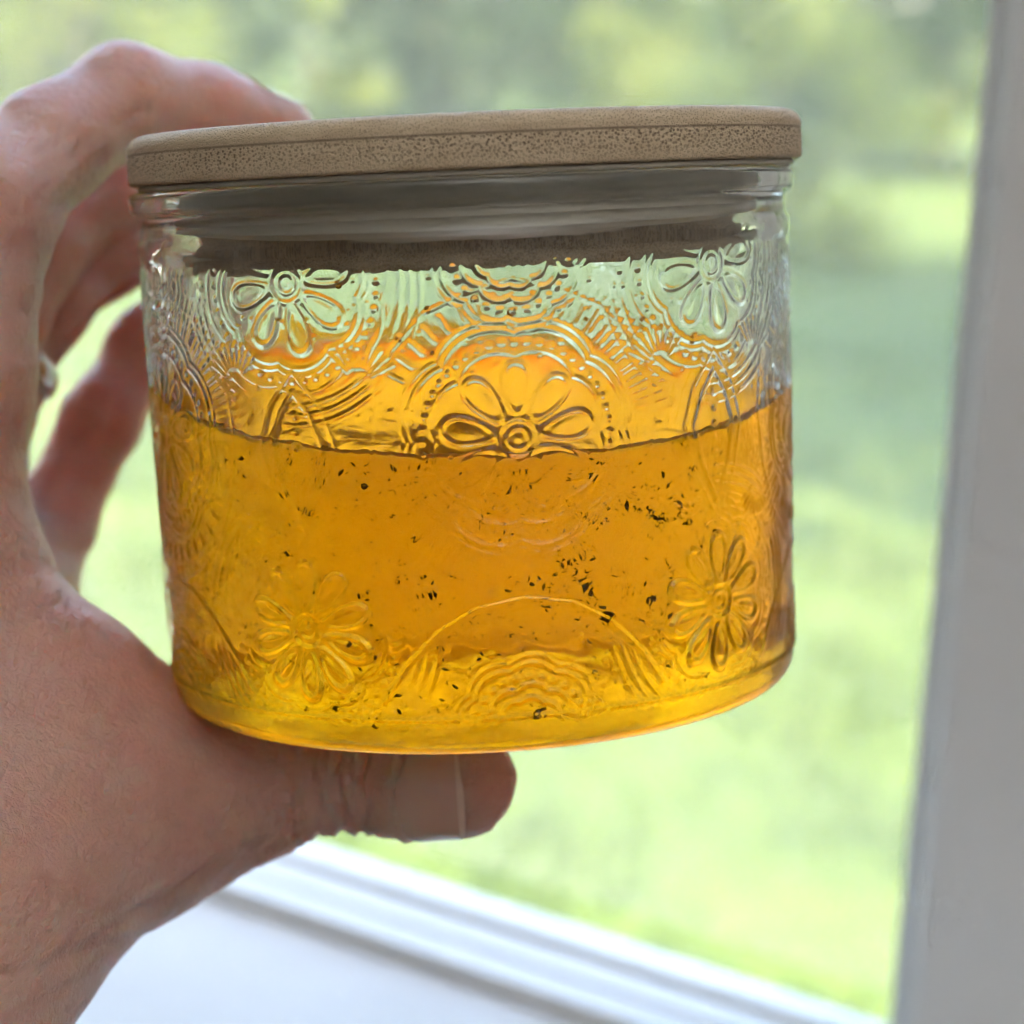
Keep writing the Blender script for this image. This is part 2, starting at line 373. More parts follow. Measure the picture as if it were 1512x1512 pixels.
# grass blades
k = 26000
gp = np.stack([rng.uniform(-6, 9, k), 3+15*rng.uniform(0, 1, k)**1.3, np.full(k, GZ)], -1)
gp[:, 2] += .05*np.sin(gp[:, 0]*.9+1)*np.cos(gp[:, 1]*.7)-.05
cl = rng.uniform(-6, 9, (260, 2)); cl[:, 1] = 3+15*rng.uniform(0, 1, 260)
ids = rng.integers(0, 260, k//2); gp[:k//2, :2] = cl[ids]+rng.normal(0, .16, (k//2, 2))
hh = rng.uniform(.05, .13, k)[:, None]; dr = rng.normal(size=(k, 3)); dr[:, 2] = 0; dr /= np.linalg.norm(dr, axis=1)[:, None]
sd = np.cross(dr, [0, 0, 1.])*.012
tip = gp+np.array([0, 0, 1.])*hh+dr*hh*.6
V = np.stack([gp-sd, gp+sd, tip], 1).reshape(-1, 3)
tag(mesh_np('grass', V, np.arange(3*k).reshape(-1, 3), M['grass'], smooth=False), 'sunlit green grass of the lawn outside the window', 'grass', kind='stuff')
def tube(pts, rad, sides=8):
    pts = np.asarray(pts, float); Vv = []
    for i_, p in enumerate(pts):
        t = pts[min(i_+1, len(pts)-1)]-pts[max(i_-1, 0)]; t /= np.linalg.norm(t)
        a = np.cross(t, [0.3, .9, .1]); a /= np.linalg.norm(a); b_ = np.cross(t, a)
        for s in range(sides):
            an = 2*np.pi*s/sides; Vv.append(p+rad[i_]*(math.cos(an)*a+math.sin(an)*b_))
    Qq = []
    for i_ in range(len(pts)-1):
        for s in range(sides):
            Qq.append((i_*sides+s, i_*sides+(s+1) % sides, (i_+1)*sides+(s+1) % sides, (i_+1)*sides+s))
    return np.array(Vv), np.array(Qq)
def tree(name, label, cat, base, h, rx, mats, nleaf, size, trunk_r, crown_lo=.35, group=None, clumps=34, seed=0, drop=None):
    global rng
    r0 = np.random.default_rng(seed); keep = rng; rng = r0
    t = empty(name, tuple(base)); tag(t, label, cat, group)
    Vt, Qt = [], []; off = 0
    tp = [(0, 0, -.1), (.03*h*r0.normal(), .03*h*r0.normal(), h*.3), (.04*h*r0.normal(), .04*h*r0.normal(), h*.62), (0.05*h*r0.normal(), 0, h*.9)]
    v, q = tube(tp, [trunk_r*1.25, trunk_r, trunk_r*.7, trunk_r*.25]); Vt.append(v); Qt.append(q); off += len(v)
    cc = []
    for c in range(clumps):
        u = r0.uniform(0, 1); z = h*(crown_lo+(1-crown_lo)*u); rr = rx*math.sqrt(max(.08, 1-(2*u-.85)**2*.8))*math.sqrt(r0.uniform(.15, 1))
        an = r0.uniform(0, 2*np.pi); cc.append((rr*math.cos(an), rr*math.sin(an), z))
        if c % 3 == 0:
            st = np.array([0, 0, z*.6]); e = np.array(cc[-1]); mid = (st+e)/2+np.array([0, 0, .1*h*r0.uniform(-.3, .6)])
            v, q = tube([st, mid, e], [trunk_r*.4, trunk_r*.25, trunk_r*.08], 6); Vt.append(v); Qt.append(q+off); off += len(v)
    cc = np.array(cc)
    mesh_np('trunk', np.concatenate(Vt), np.concatenate(Qt), M['bark'], t)
    idx = r0.integers(0, clumps, nleaf); sig = rx*.17
    cen = cc[idx]+r0.normal(0, 1, (nleaf, 3))*sig*r0.uniform(.6, 1.3, clumps)[idx][:, None]*np.array([1.15, 1.15, .75])
    cen[:, 2] = np.maximum(cen[:, 2], .1)
    v, q = leaf_quads(cen, size)
    mi = (r0.uniform(0, 1, clumps)[idx]*len(mats)).astype(int) if len(mats) > 1 else None
    mesh_np('crown', v, q, [M[m] for m in mats], t, smooth=False, mi=mi)
    rng = keep
    return t
GR = 'trees and shrubs beyond the lawn'
def gpos(px, dist):                                            # on the lawn, straight out along that picture column
    r = ray(px, 500); a = math.atan2(r[0], r[1]); return np.array([dist*math.sin(a), dist*math.cos(a), GZ-.05])
tree('shrub', 'bright yellow-green shrub behind the lawn, seen above the right half of the lid', 'shrub', gpos(1130, 16), 2.0, 1.0, ['leafA', 'leafA', 'leafB'], 5000, .055, .04, .08, GR, 26, 1)
tree('shrub', 'pale green shrub behind the lawn above the bent index finger', 'shrub', gpos(130, 17), 2.1, 1.1, ['leafA', 'leafB'], 5000, .055, .04, .08, GR, 26, 2)
tree('shrub', 'small sunlit shrub behind the lawn above the middle of the lid', 'shrub', gpos(880, 19), 2.3, .8, ['leafA', 'leafA', 'leafB'], 3500, .055, .04, .15, GR, 20, 3)
tree('shrub', 'small dull green shrub behind the lawn, just right of the fingertip', 'shrub', gpos(440, 20), 1.9, .7, ['leafB', 'leafA'], 3000, .055, .04, .1, GR, 18, 4)
tree('tree', 'tall leafy tree at the back of the garden, behind the middle of the lid', 'tree', gpos(640, 27), 4.8, 3.0, ['leafC', 'leafB'], 14000, .11, .16, .12, GR, 60, 5)
tree('tree', 'tall leafy tree at the back of the garden, top right beside the window frame', 'tree', gpos(1350, 25), 4.6, 2.8, ['leafB', 'leafA', 'leafC'], 14000, .11, .15, .12, GR, 60, 6)
tree('tree', 'tall leafy tree at the back of the garden, top left corner', 'tree', gpos(60, 26), 4.4, 2.9, ['leafC', 'leafB', 'leafA'], 14000, .11, .15, .12, GR, 60, 7)
# trees standing right of the view shade the far half of the lawn
for q_, (x, y, hh_, rr_) in enumerate([(6.7, 8.9, 8.2, 2.9), (7.8, 11.9, 8.6, 2.6)]):
    tree('shade_tree', ['tree right of the view, nearest the house, shading the lawn', 'tree right of the view, halfway down the garden'][q_], 'tree', (x, y, GZ-.05), hh_, rr_, ['leafB', 'leafC'], 5200, .13, .17, .34, 'trees shading the lawn', 55, 20+q_)

# ------------------------------------------------------------------ the jar's frame
def rodr(v, ax, an):
    return v*math.cos(an)+np.cross(ax, v)*math.sin(an)+ax*(ax@v)*(1-math.cos(an))
tx, ty = .1057196, .0442255
ja = np.array([-math.sin(ty), math.sin(tx)*math.cos(ty), math.cos(tx)*math.cos(ty)])
je1 = np.cross([0, 1., 0], ja); je1 /= np.linalg.norm(je1); je2 = np.cross(ja, je1)
jc = np.array([-.00723613, .29572452, -.02818467])
# the fit was made for a level camera: turn it with the camera about the line of sight
axis_t, e1_t, e2_t, c_t = [ (v@rt0)*RGT+(v@up0)*UPV+(v@fwd)*fwd for v in (ja, je1, je2, jc)]
JM = Matrix(((e1_t[0], e2_t[0], axis_t[0], c_t[0]), (e1_t[1], e2_t[1], axis_t[1], c_t[1]), (e1_t[2], e2_t[2], axis_t[2], c_t[2]), (0, 0, 0, 1)))
JMn = np.array(JM); JI = np.linalg.inv(JMn)
def toj(p): return (JI @ np.append(p, 1))[:3]
# jar coordinates: x right, y away, z up, z = 0 at the underside of the lid
H = .0738; RT, RB = .04604, .04549
def Rbody(z): return RT+(RB-RT)*np.clip((-.008-z)/(H-.008), 0, 1)

# ---- embossed lace pattern, one fifth of the way round, (u,v) in millimetres
NT = 300; NU = NT*5
PT, PB = -10.6, -69.4
def relief():
    TW = 2*np.pi*45.8/5
    rows = 320
    u = (np.arange(NT)/NT-.5)*TW                               # 0 = the column of the middle flower
    v = np.linspace(PB, PT, rows)
    U, Vv = np.meshgrid(u, v)
    Hh = np.zeros_like(U)
    def add(h):
        np.maximum(Hh, h, out=Hh)
    def line(d, wd, amp): add(amp*np.exp(-(d/wd)**2))
    def wrapU(u0): return (U-u0+TW/2) % TW-TW/2
    def flower(u0, v0, np_, r0, r1, wid, rot, ringr, amp=.42, amin=-180, amax=180):
        x = wrapU(u0); y = Vv-v0; r = np.hypot(x, y); a = np.arctan2(y, x)
        line(r-ringr, .34, amp); line(r-ringr*.52, .28, amp*.7); add(amp*.5*np.exp(-(r/.5)**2))
        seg = 2*np.pi/np_; aa = (a-rot+seg/2) % seg-seg/2
        px, py = r*np.cos(aa), r*np.sin(aa)
        cx = (r0+r1)/2; L = (r1-r0)/2
        t = np.clip((px-r0)/(r1-r0), 0, 1)**1.35
        ww = wid*(.5+.5*t)                                       # petal half width
        e = np.hypot((px-cx)/L, py/np.maximum(ww, .12)) - 1
        d = e*np.minimum(L, ww)
        line(d, .27, amp)
        inside = (e < 0)
        add(np.where(inside, amp*.8*np.clip(1-(e+1)**2, 0, 1), 0))
        return r, a
    def scallop(u0, v0, rad, lobes, amt, rot, wd=.26, amp=.32, lim=None):
        x = wrapU(u0); y = Vv-v0; r = np.hypot(x, y); a = np.arctan2(y, x)
        rr = rad*(1-amt+amt*2*np.abs(np.cos(lobes/2*(a-rot)))**.7)
        m = 1.0 if lim is None else np.clip((lim-np.abs((a-math.pi/2+np.pi) % (2*np.pi)-np.pi))*6, 0, 1)
        add(m*amp*np.exp(-((r-rr)/wd)**2))
    def beads(u0, v0, rad, nb, rot=0, size=.42, amp=.5, lob=0, amt=0):
        x = wrapU(u0); y = Vv-v0; r = np.hypot(x, y); a = np.arctan2(y, x)
        seg = 2*np.pi/nb; aa = (a-rot+seg/2) % seg-seg/2
        rr = rad*(1-amt+amt*2*np.abs(np.cos(lob/2*(a-rot)))**.7) if lob else rad
        d2 = (r-rr)**2+(aa*rad)**2
        add(amp*np.exp(-d2/size**2))
    def fan(u0, v0, r0, r1, nr, a0, a1, wd=.24, amp=.34):
        x = wrapU(u0); y = Vv-v0; r = np.hypot(x, y); a = np.arctan2(y, x)
        a = (a-(a0+a1)/2+np.pi) % (2*np.pi)-np.pi; half = (a1-a0)/2
        seg = 2*half/nr; aa = (a+half) % seg-seg/2
        m = np.clip((half-np.abs(a))*12, 0, 1)*np.clip((r-r0)*2, 0, 1)*np.clip((r1-r)*2, 0, 1)
        add(m*amp*np.exp(-(aa*r/wd)**2))
    def curve(u0, pts, wd=.26, amp=.34, mirror=True):
        pts = np.array(pts)
        for sgn in ((1, -1) if mirror else (1,)):
            x = wrapU(u0)*sgn
            best = np.full(U.shape, 1e9)
            for (x0, y0), (x1, y1) in zip(pts[:-1], pts[1:]):
                dx, dy = x1-x0, y1-y0; t = np.clip(((x-x0)*dx+(Vv-y0)*dy)/(dx*dx+dy*dy), 0, 1)
                best = np.minimum(best, (x-x0-t*dx)**2+(Vv-y0-t*dy)**2)
            add(amp*np.exp(-best/wd**2))
    A, B = TW/2, 0.0
    # middle row, column B
    flower(B, -33.0, 9, 3.1, 9.4, 2.15, math.pi/2, 2.5, .36)
    scallop(B, -33.0, 10.7, 8, .05, math.pi/8); beads(B, -33.0, 11.9, 48, 0, .34, .4)
    scallop(B, -33.0, 13.4, 8, .045, math.pi/8); scallop(B, -33.0, 14.4, 8, .045, math.pi/8, .22, .26)
    fan(B, -33.0, 15.3, 18.3, 17, math.radians(25), math.radians(155)); fan(B, -33.0, 15.3, 17.8, 15, math.radians(205), math.radians(335))
    # upper and lower rows, column A
    for v0, nn, ro in ((-13.0, 8, .2), (-57.0, 10, .31)):
        flower(A, v0, nn, 2.8, 8.8, 1.75 if nn == 10 else 2.0, ro, 2.4, .74 if nn == 10 else .27)
        aw = .8 if nn == 8 else .45
        scallop(A, v0, 10.2, nn, .05, ro, .24, .32*aw); scallop(A, v0, 11.1, nn, .05, ro, .22, .26*aw)
        beads(A, v0, 12.2, 44, 0, .34, .42*aw)
        scallop(A, v0, 13.3, nn, .04, ro, .22, .26*aw)
    # half flowers and scallops cut by the top and bottom edges in column B
    for v0, s in ((-10.0, -1), (-70.5, 1)):
        scallop(B, v0, 6.0, 9, .07, .1, .34, .45); scallop(B, v0, 4.4, 9, .06, .1, .3, .4); beads(B, v0, 7.3, 28, 0, .4, .5)
        scallop(B, v0, 8.6, 9, .05, .1, .24, .3); scallop(B, v0, 9.6, 9, .05, .1, .22, .26)
    # great ogive lines that tie the flowers together
    curve(B, [(0, -53.2), (6, -54.2), (11, -57), (15.5, -61.5), (18.5, -66)], .30, .36)
    curve(B, [(0, -14.6+1.2), (6, -15.0), (11, -17.2), (15.2, -21.5), (17.6, -26), (18.4, -33), (17.2, -40), (14, -46.5), (9, -51.0), (4, -53)], .26, .20)
    curve(A, [(0, -26.5), (2.2, -29.5), (3.8, -33.5), (2.6, -38.5), (0, -43.5)], .34, .46)
    curve(A, [(0, -24.0), (3.8, -28.5), (5.6, -33.5), (4.0, -39.5), (0, -46.0)], .22, .30)
    for q in range(7): 
        yy = -29.5-2.0*q; add(.42*np.exp(-((wrapU(A))**2+(Vv-yy)**2)/.55**2))
    # fans in the four gaps
    for s in (-1, 1):
        fan(A+s*9.2, -25.6, 1.6, 5.6, 9, math.radians(20 if s > 0 else 40), math.radians(140 if s > 0 else 160))
        fan(A+s*9.4, -42.5, 1.4, 4.6, 9, math.radians(200 if s > 0 else 220), math.radians(320 if s > 0 else 340))
    # fan border at the foot
    for k_ in range(4):
        u0 = -TW/2+TW*(k_+.5)/4
        fan(u0, -71.6, 2.4, 5.2, 9, math.radians(15), math.radians(165), .22, .34)
    # a row of beads along the foot, small fill arcs and fringes in the gaps
    uu = (U+.45) % .9-.45; add(.5*np.exp(-(uu**2+(Vv+68.3)**2)/.30**2))
    rB = np.hypot(wrapU(B), Vv+33.0); rA1 = np.hypot(wrapU(A), Vv+13.0); rA2 = np.hypot(wrapU(A), Vv+57.0)
    aB = np.arctan2(Vv+33.0, wrapU(B))
    add(.17*np.clip(np.sin(2*aB+.5*np.sin(3*aB))*2-.2, 0, 1)*np.clip(rB-14.9, 0, 1)*np.clip(21.5-rB, 0, 1)*np.exp(-((((aB*17/1.0)+.5) % 1-.5)*rB/17*1.0/.22)**2)*np.clip(rA1-13.6, 0, 1)*np.clip(rA2-13.6, 0, 1))
    for rr_, lim in ((rA1, 19.0), (rA2, 19.0)):
        ph = ((rr_-14.0)/1.25+.5) % 1-.5
        aq = np.arctan2(Vv+(13 if rr_ is rA1 else 57), wrapU(A)); add(.24*np.clip(np.abs(np.cos(2.5*aq))*2.4-.7, 0, 1)*np.exp(-(ph*1.25/.25)**2)*np.clip(rr_-13.7, 0, 1)*np.clip(lim-rr_, 0, 1)*np.clip((rB-15.2)*2, 0, 1))
    rq = np.random.default_rng(11)                             # tiny drops and pits between the figures
    for q in range(330):
        cu, cv, sz = rq.uniform(-TW/2, TW/2), rq.uniform(PB+2, PT-2), rq.uniform(.16, .34)
        add(rq.uniform(.10, .26)*np.exp(-((wrapU(cu))**2+(Vv-cv)**2)/sz**2))
    # hand-worked unevenness
    Hh += .05*np.sin(U*1.1+.4*Vv)*np.sin(Vv*.9-.3*U)
    edge = np.clip((PT-Vv)/1.3, 0, 1)*np.clip((Vv-PB)/1.0, 0, 1)
    return v*1e-3, Hh*edge*.60e-3
rv, RH = relief()
TH_B = math.radians(-90+8.5)                                   # direction of the middle flower seen from the camera
full = np.tile(RH, (1, 5))                                     # rows x NU ; column 0 is u=-TW/2 of tile 0
th0 = TH_B-2*np.pi/5*.5
thj = th0+np.arange(NU)*2*np.pi/NU

jar = empty('glass_jar'); jar.matrix_world = JM
tag(jar, 'clear glass jar with embossed lace flowers, held up against the window', 'jar')
# outer profile from the centre of the foot up to the lip, then down inside
rb = .0042
outer = [(.0006, -H+.0003), (.030, -H+.0003), (.0385, -H+.0001)] + arc(RB-rb, -H+rb, rb, -90, 0, 10)
outer = [p for p in outer]
zf = PB*1e-3
outer = [p for p in outer if p[1] < zf-.0002 or p[0] < RB-.001]
rowsR = [(float(Rbody(z)), float(z)) for z in rv]
up_ = [(.04625, -.0098), (.0463, -.0088), (.0462, -.0079), (.0457, -.0071), (.0456, -.0058), (.0457, -.0048), (.0463, -.0042)]
lip = arc(.0460, -.0031, .0011, -45, 0, 3) + arc(.0460, -.0019, .0011, 0, 90, 4)
Ri = .0428
inn_top = arc(Ri+.0012, -.0020, .0012, 90, 180, 4)
# oil level in jar coordinates: measured in the picture where it meets the glass at both sides
pl = [P3(232, 578, .2965), P3(1164, 580, .2965)]
ctr = (pl[0]+pl[1])/2
front = P3(696, 679, .2565)
oa, ob, of = toj(pl[0]), toj(pl[1]), toj(front)
nrm = np.cross(ob-oa, of-(oa+ob)/2); nrm /= np.linalg.norm(nrm); nrm = nrm if nrm[2] > 0 else -nrm
oc = (oa+ob)/2
def oil_z(x, y): return oc[2]-(nrm[0]*(x-oc[0])+nrm[1]*(y-oc[1]))/nrm[2]+.0026*(np.abs(x)/.0428)**4+(np.hypot(x, y)/.0428)**10*(.00010*np.sin(23*np.arctan2(y, x))+.00008*np.sin(57*np.arctan2(y, x)+1)+.00007*np.sin(101*np.arctan2(y, x)))   # half set: it clings higher at the sides
zfloor = -.0716; rci = .0048
def Rin(z): return Ri-(Ri-.0424)*np.clip((-.01-z)/.06, 0, 1)
NI = 44                                                        # rows on the inner wall that follow the oil level
innerwet_r = arc(.0424-rci, zfloor+rci, rci, 0, -90, 7)
rows_r, rows_z = [], []
def add_row(r, z): rows_r.append(np.broadcast_to(np.asarray(r, float), (NU,)).copy()); rows_z.append(np.broadcast_to(np.asarray(z, float), (NU,)).copy())
for r, z in outer: add_row(r, z)
for k_, z in enumerate(rv): add_row(float(Rbody(z))+full[k_], z)
for r, z in up_+lip+inn_top: add_row(r, z)
lev = oil_z(Ri*np.cos(thj), Ri*np.sin(thj))
ztop = inn_top[-1][1]
for k_ in range(1, 9): add_row(Ri, ztop+(lev-ztop)*k_/8)       # dry inside, down to the oil
first_wet = len(rows_r)
zc = zfloor+rci
for k_ in range(1, 9):
    z = lev+(zc-lev)*k_/8; add_row(Rin(z) if False else Ri, z)
for r, z in arc(Ri-rci, zc, rci, 0, -90, 7)[1:]: add_row(r, z)
for r in (.03, .02, .01, .0006): add_row(r, zfloor)
Rr = np.array(rows_r); Zr = np.array(rows_z); mrow = len(Rr)
V = np.stack([Rr*np.cos(thj), Rr*np.sin(thj), Zr], -1).reshape(-1, 3)
i = np.arange(mrow-1)[:, None]; j = np.arange(NU)[None]; j2 = (j+1) % NU
Q = np.stack([i*NU+j, i*NU+j2, (i+1)*NU+j2, (i+1)*NU+j], -1).reshape(-1, 4)
# caps under the foot and on the inner floor close the glass
rowm = (np.arange(mrow-1) >= first_wet-1).astype(int); rowm[-8:] = 2
mi = np.repeat(rowm, NU)
body = mesh_np('jar_body', V, Q, [M['glass'], M['wet'], M['floor_glow']], jar, True, mi)
bm = bmesh.new(); bm.from_mesh(body.data); bm.verts.ensure_lookup_table()
f1 = bm.faces.new([bm.verts[k_] for k_ in range(NU-1, -1, -1)]); f1.material_index = 0
f2 = bm.faces.new([bm.verts[(mrow-1)*NU+k_] for k_ in range(NU)]); f2.material_index = 2
bm.to_mesh(body.data); bm.free()

# ---- the oil: open upper surface refracts, sides touch the glass
NO = 240; tho = np.arange(NO)*2*np.pi/NO; g = .00006
oilo = None
rows = []
for r in (.0004, .01, .02, .03): rows.append((np.full(NO, r), np.full(NO, zfloor+g)))
for r, z in arc(Ri-rci, zc, rci-g, -90, 0, 7): rows.append((np.full(NO, r), np.full(NO, z)))
levo = oil_z(Ri*np.cos(tho), Ri*np.sin(tho))
for k_ in range(1, 9): rows.append((np.full(NO, Ri-g), zc+(levo+.0009-zc)*k_/8))
nside = len(rows)
for rr, dz in ((Ri-.0005, .0004), (Ri-.0012, .00012), (Ri-.0025, 0), (.036, 0), (.028, 0), (.018, 0), (.008, 0), (.0004, 0)):
    rows.append((np.full(NO, rr), oil_z(rr*np.cos(tho), rr*np.sin(tho))+dz))
Rr = np.array([a for a, _ in rows]); Zr = np.array([b_ for _, b_ in rows]); mo = len(rows)
V = np.stack([Rr*np.cos(tho), Rr*np.sin(tho), Zr], -1).reshape(-1, 3)
i = np.arange(mo-1)[:, None]; j = np.arange(NO)[None]; j2 = (j+1) % NO
Q = np.stack([i*NO+j, i*NO+j2, (i+1)*NO+j2, (i+1)*NO+j], -1).reshape(-1, 4)
oil = mesh_np('infused_oil', V, Q, M['oil']); oil.matrix_world = JM
bm = bmesh.new(); bm.from_mesh(oil.data); bm.verts.ensure_lookup_table()
bm.faces.new([bm.verts[k_] for k_ in range(NO-1, -1, -1)]); bm.faces.new([bm.verts[(mo-1)*NO+k_] for k_ in range(NO)])
bm.to_mesh(oil.data); bm.free()
fa = np.zeros(len(oil.data.polygons), np.float32); fa[(nside-1)*NO:(mo-1)*NO] = 1; fa[-1] = 1
at = oil.data.attributes.new('open_surface', 'FLOAT', 'FACE'); at.data.foreach_set('value', fa)
tag(oil, 'golden orange oil filling two thirds of the glass jar', 'oil')

# ---- dark herb flecks hanging in the oil just behind the front glass
def fleck_mesh(name, seed):
    r = np.random.default_rng(seed); bm = bmesh.new()
    bmesh.ops.create_icosphere(bm, subdivisions=1, radius=.5)
    for v in bm.verts:
        s = .30+1.05*r.random(); v.co = Vector((v.co.x*s*1.25, v.co.y*.35*s, v.co.z*s*.8))
    me = bpy.data.meshes.new(name); bm.to_mesh(me); bm.free(); me.materials.append(M['fleck']); return me
fm = [fleck_mesh('herb_fleck', 50+q) for q in range(6)]
def in_oil(px, py, depth_in):
    """point behind the inner wall on that picture ray, in jar coordinates; None when above the oil"""
    o = toj(np.zeros(3)); d = toj(ray(px, py))-o; d /= np.linalg.norm(d)
    R_ = Ri; a = d[0]**2+d[1]**2; b_ = o[0]*d[0]+o[1]*d[1]; c_ = o[0]**2+o[1]**2-R_**2
    D = b_*b_-a*c_
    if D < 0: return None
    p = o+d*((-b_-math.sqrt(D))/a+depth_in)
    if math.hypot(p[0], p[1]) > Ri-.0008 or p[2] > oil_z(p[0], p[1])-.0008 or p[2] < zfloor+.0012: return None
    return p
big = [(795, 1048, 22), (505, 1041, 13), (890, 905, 17), (856, 860, 16), (953, 760, 12), (966, 763, 13), (990, 742, 12), (917, 745, 12), (950, 882, 15), (1026, 856, 12),
       (980, 866, 10), (803, 892, 12), (780, 858, 8), (643, 876, 11), (560, 966, 9), (424, 902, 11), (466, 752, 12), (481, 681, 8), (376, 673, 11), (868, 701, 11),
       (765, 693, 10), (748, 722, 11), (782, 716, 7), (583, 688, 7), (855, 818, 11), (832, 828, 8), (1040, 785, 8), (1018, 806, 9), (1090, 790, 8), (1054, 1003, 8),
       (916, 1013, 8), (778, 1003, 7), (348, 992, 10), (592, 1022, 9), (330, 820, 8), (372, 815, 7), (425, 838, 8), (545, 715, 8), (1012, 690, 8), (975, 906, 8),
       (700, 905, 6), (655, 953, 7), (388, 935, 7), (1005, 980, 6), (865, 872, 9), (880, 893, 9), (1000, 770, 9), (985, 757, 8)]
for px, py, s in big:
    p = in_oil(px, py, rng.uniform(.0010, .0030))
    if p is None: continue
    o = bpy.data.objects.new('herb_fleck', fm[rng.integers(6)]); link(o)
    o.matrix_world = JM @ Matrix.Translation(Vector(p)) @ Matrix.Rotation(rng.uniform(0, 6.3), 4, 'Y') @ Matrix.Rotation(rng.normal(0, .4), 4, 'X') @ Matrix.Diagonal((s/9800, s/9800, s/9800*rng.uniform(.6, 1.1), 1))
    tag(o, 'dark brown herb fleck hanging in the golden oil', 'herb fleck', 'larger herb flecks in the oil')
# the countless fine ones
VV, QQ, off = [], [], 0
seeds = [(p[0], p[1], 26) for p in big]+[(960, 770, 60), (880, 870, 60), (480, 700, 50), (740, 700, 60), (840, 1000, 120), (1000, 760, 60), (620, 760, 160), (650, 980, 150), (900, 700, 120)]
base = np.array([v.co[:] for v in fm[0].vertices]); fcs = np.array([p_.vertices[:] for p_ in fm[0].polygons])
for q in range(1500):
    sx_, sy_, sd_ = seeds[rng.integers(len(seeds))]
    px, py = (rng.uniform(250, 1160), rng.uniform(620, 1080)) if q % 5 < 3 else (sx_+rng.normal(0, sd_), sy_+rng.normal(0, sd_*.8))
    p = in_oil(px, py, .0010+.013*rng.uniform(0, 1)**1.6)
    if p is None: continue
    s = rng.gamma(2.2, 1.1)+1.0; s = min(s, 7)/9800
    an = rng.uniform(0, 6.3); ca, sa = math.cos(an), math.sin(an)
    b_ = base*np.array([s, s, s*rng.uniform(.4, 1)]); b_ = np.stack([b_[:, 0]*ca-b_[:, 2]*sa, b_[:, 1], b_[:, 0]*sa+b_[:, 2]*ca], -1)+p
    VV.append(b_); QQ.append(fcs+off); off += len(b_)
fd = mesh_np('herb_dust', np.concatenate(VV), np.concatenate(QQ), M['fleck']); fd.matrix_world = JM
tag(fd, 'fine dark herb specks scattered through the golden oil', 'herb specks', kind='stuff')

# ---- film of oil left on the glass above the level, highest on the far side
nf = 260; tf = np.linspace(math.radians(18), math.radians(162), nf); rowsf = 14
top_ = .0024*np.sin((tf-tf[0])/(tf[-1]-tf[0])*np.pi)**.8*(1+.35*np.sin(tf*17)+.25*np.sin(tf*41+1)+.15*np.sin(tf*97))+.0006
rf_ = Ri-.00012
lf = oil_z(rf_*np.cos(tf), rf_*np.sin(tf))+.0010
V = np.stack([np.tile(rf_*np.cos(tf), rowsf), np.tile(rf_*np.sin(tf), rowsf), np.concatenate([lf+top_*k_/(rowsf-1) for k_ in range(rowsf)])], -1)
i = np.arange(rowsf-1)[:, None]; j = np.arange(nf-1)[None]
Q = np.stack([i*nf+j, i*nf+j+1, (i+1)*nf+j+1, (i+1)*nf+j], -1).reshape(-1, 4)
fo = mesh_np('oil_film', V, Q, M['film']); fo.matrix_world = JM
tag(fo, 'thin amber film of oil clinging to the far glass above the oil', 'oil film', kind='stuff')

# ---- drops of oil clinging to the glass above the level
bm = bmesh.new()
for px, py, s in ((505, 420, 8), (632, 455, 7), (418, 470, 5), (752, 462, 7), (860, 470, 5), (700, 440, 4), (560, 455, 4), (940, 470, 5), (1010, 500, 5), (590, 500, 5), (640, 520, 5), (900, 530, 5)):
    o_ = toj(np.zeros(3)); d_ = toj(ray(px, py))-o_; d_ /= np.linalg.norm(d_)
    a_ = d_[0]**2+d_[1]**2; b_ = o_[0]*d_[0]+o_[1]*d_[1]; c_ = o_[0]**2+o_[1]**2-(Ri-.0002)**2
    p = o_+d_*((-b_-math.sqrt(b_*b_-a_*c_))/a_)
    bmesh.ops.create_icosphere(bm, subdivisions=2, radius=s/11500/1.6, matrix=Matrix.Translation(Vector(p)) @ Matrix.Diagonal((1, .7, 1.15, 1)))
me = bpy.data.meshes.new('oil_drops'); bm.to_mesh(me); bm.free(); me.materials.append(M['drop'])
for f in me.polygons: f.use_smooth = True
od = link(bpy.data.objects.new('oil_drops', me)); od.matrix_world = JM
tag(od, 'tiny amber oil drops clinging inside the clear glass', 'oil drops', kind='stuff')

# ---- lid
lid = empty('wooden_lid'); lid.matrix_world = JM @ Matrix.Translation((.0007, 0, 0))
tag(lid, 'round pale bamboo lid closing the top of the glass jar', 'lid')
LR = .0475; LT = .0068
pr = [(.0004, 0), (.040, 0)] + arc(LR-.0006, .0006, .0006, -90, 0, 3) + [(LR, .0015), (LR, .0025), (LR, .0034), (LR-.00012, .00405), (LR-.00012, .00425)] + arc(LR-.0022, LT-.0022, .0022, 8, 90, 7) + [(.044, LT), (.036, LT), (.02, LT), (.0004, LT)]
V, Q = lathe(pr, 240, False); mesh_np('disc', V, Q, M['wood'], lid)
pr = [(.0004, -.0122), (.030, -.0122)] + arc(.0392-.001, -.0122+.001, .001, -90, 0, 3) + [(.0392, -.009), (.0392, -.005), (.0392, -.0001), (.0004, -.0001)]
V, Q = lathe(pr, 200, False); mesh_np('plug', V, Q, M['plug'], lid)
pr = [(.03925, -.0088), (.0405, -.0089), (.0408, -.0086)]
for z in (-.0078, -.0055, -.0032):
    pr += [(.0409, z-.0006), (.0413, z-.0002), (.0416, z), (.0413, z+.0002), (.0409, z+.0006)]
pr += [(.0409, -.0012), (.0463, -.0007), (.0464, -.0003), (.0460, -.00004), (.03925, -.00004)]
V, Q = lathe(pr, 200, True); mesh_np('seal', V, Q, M['sil'], lid)

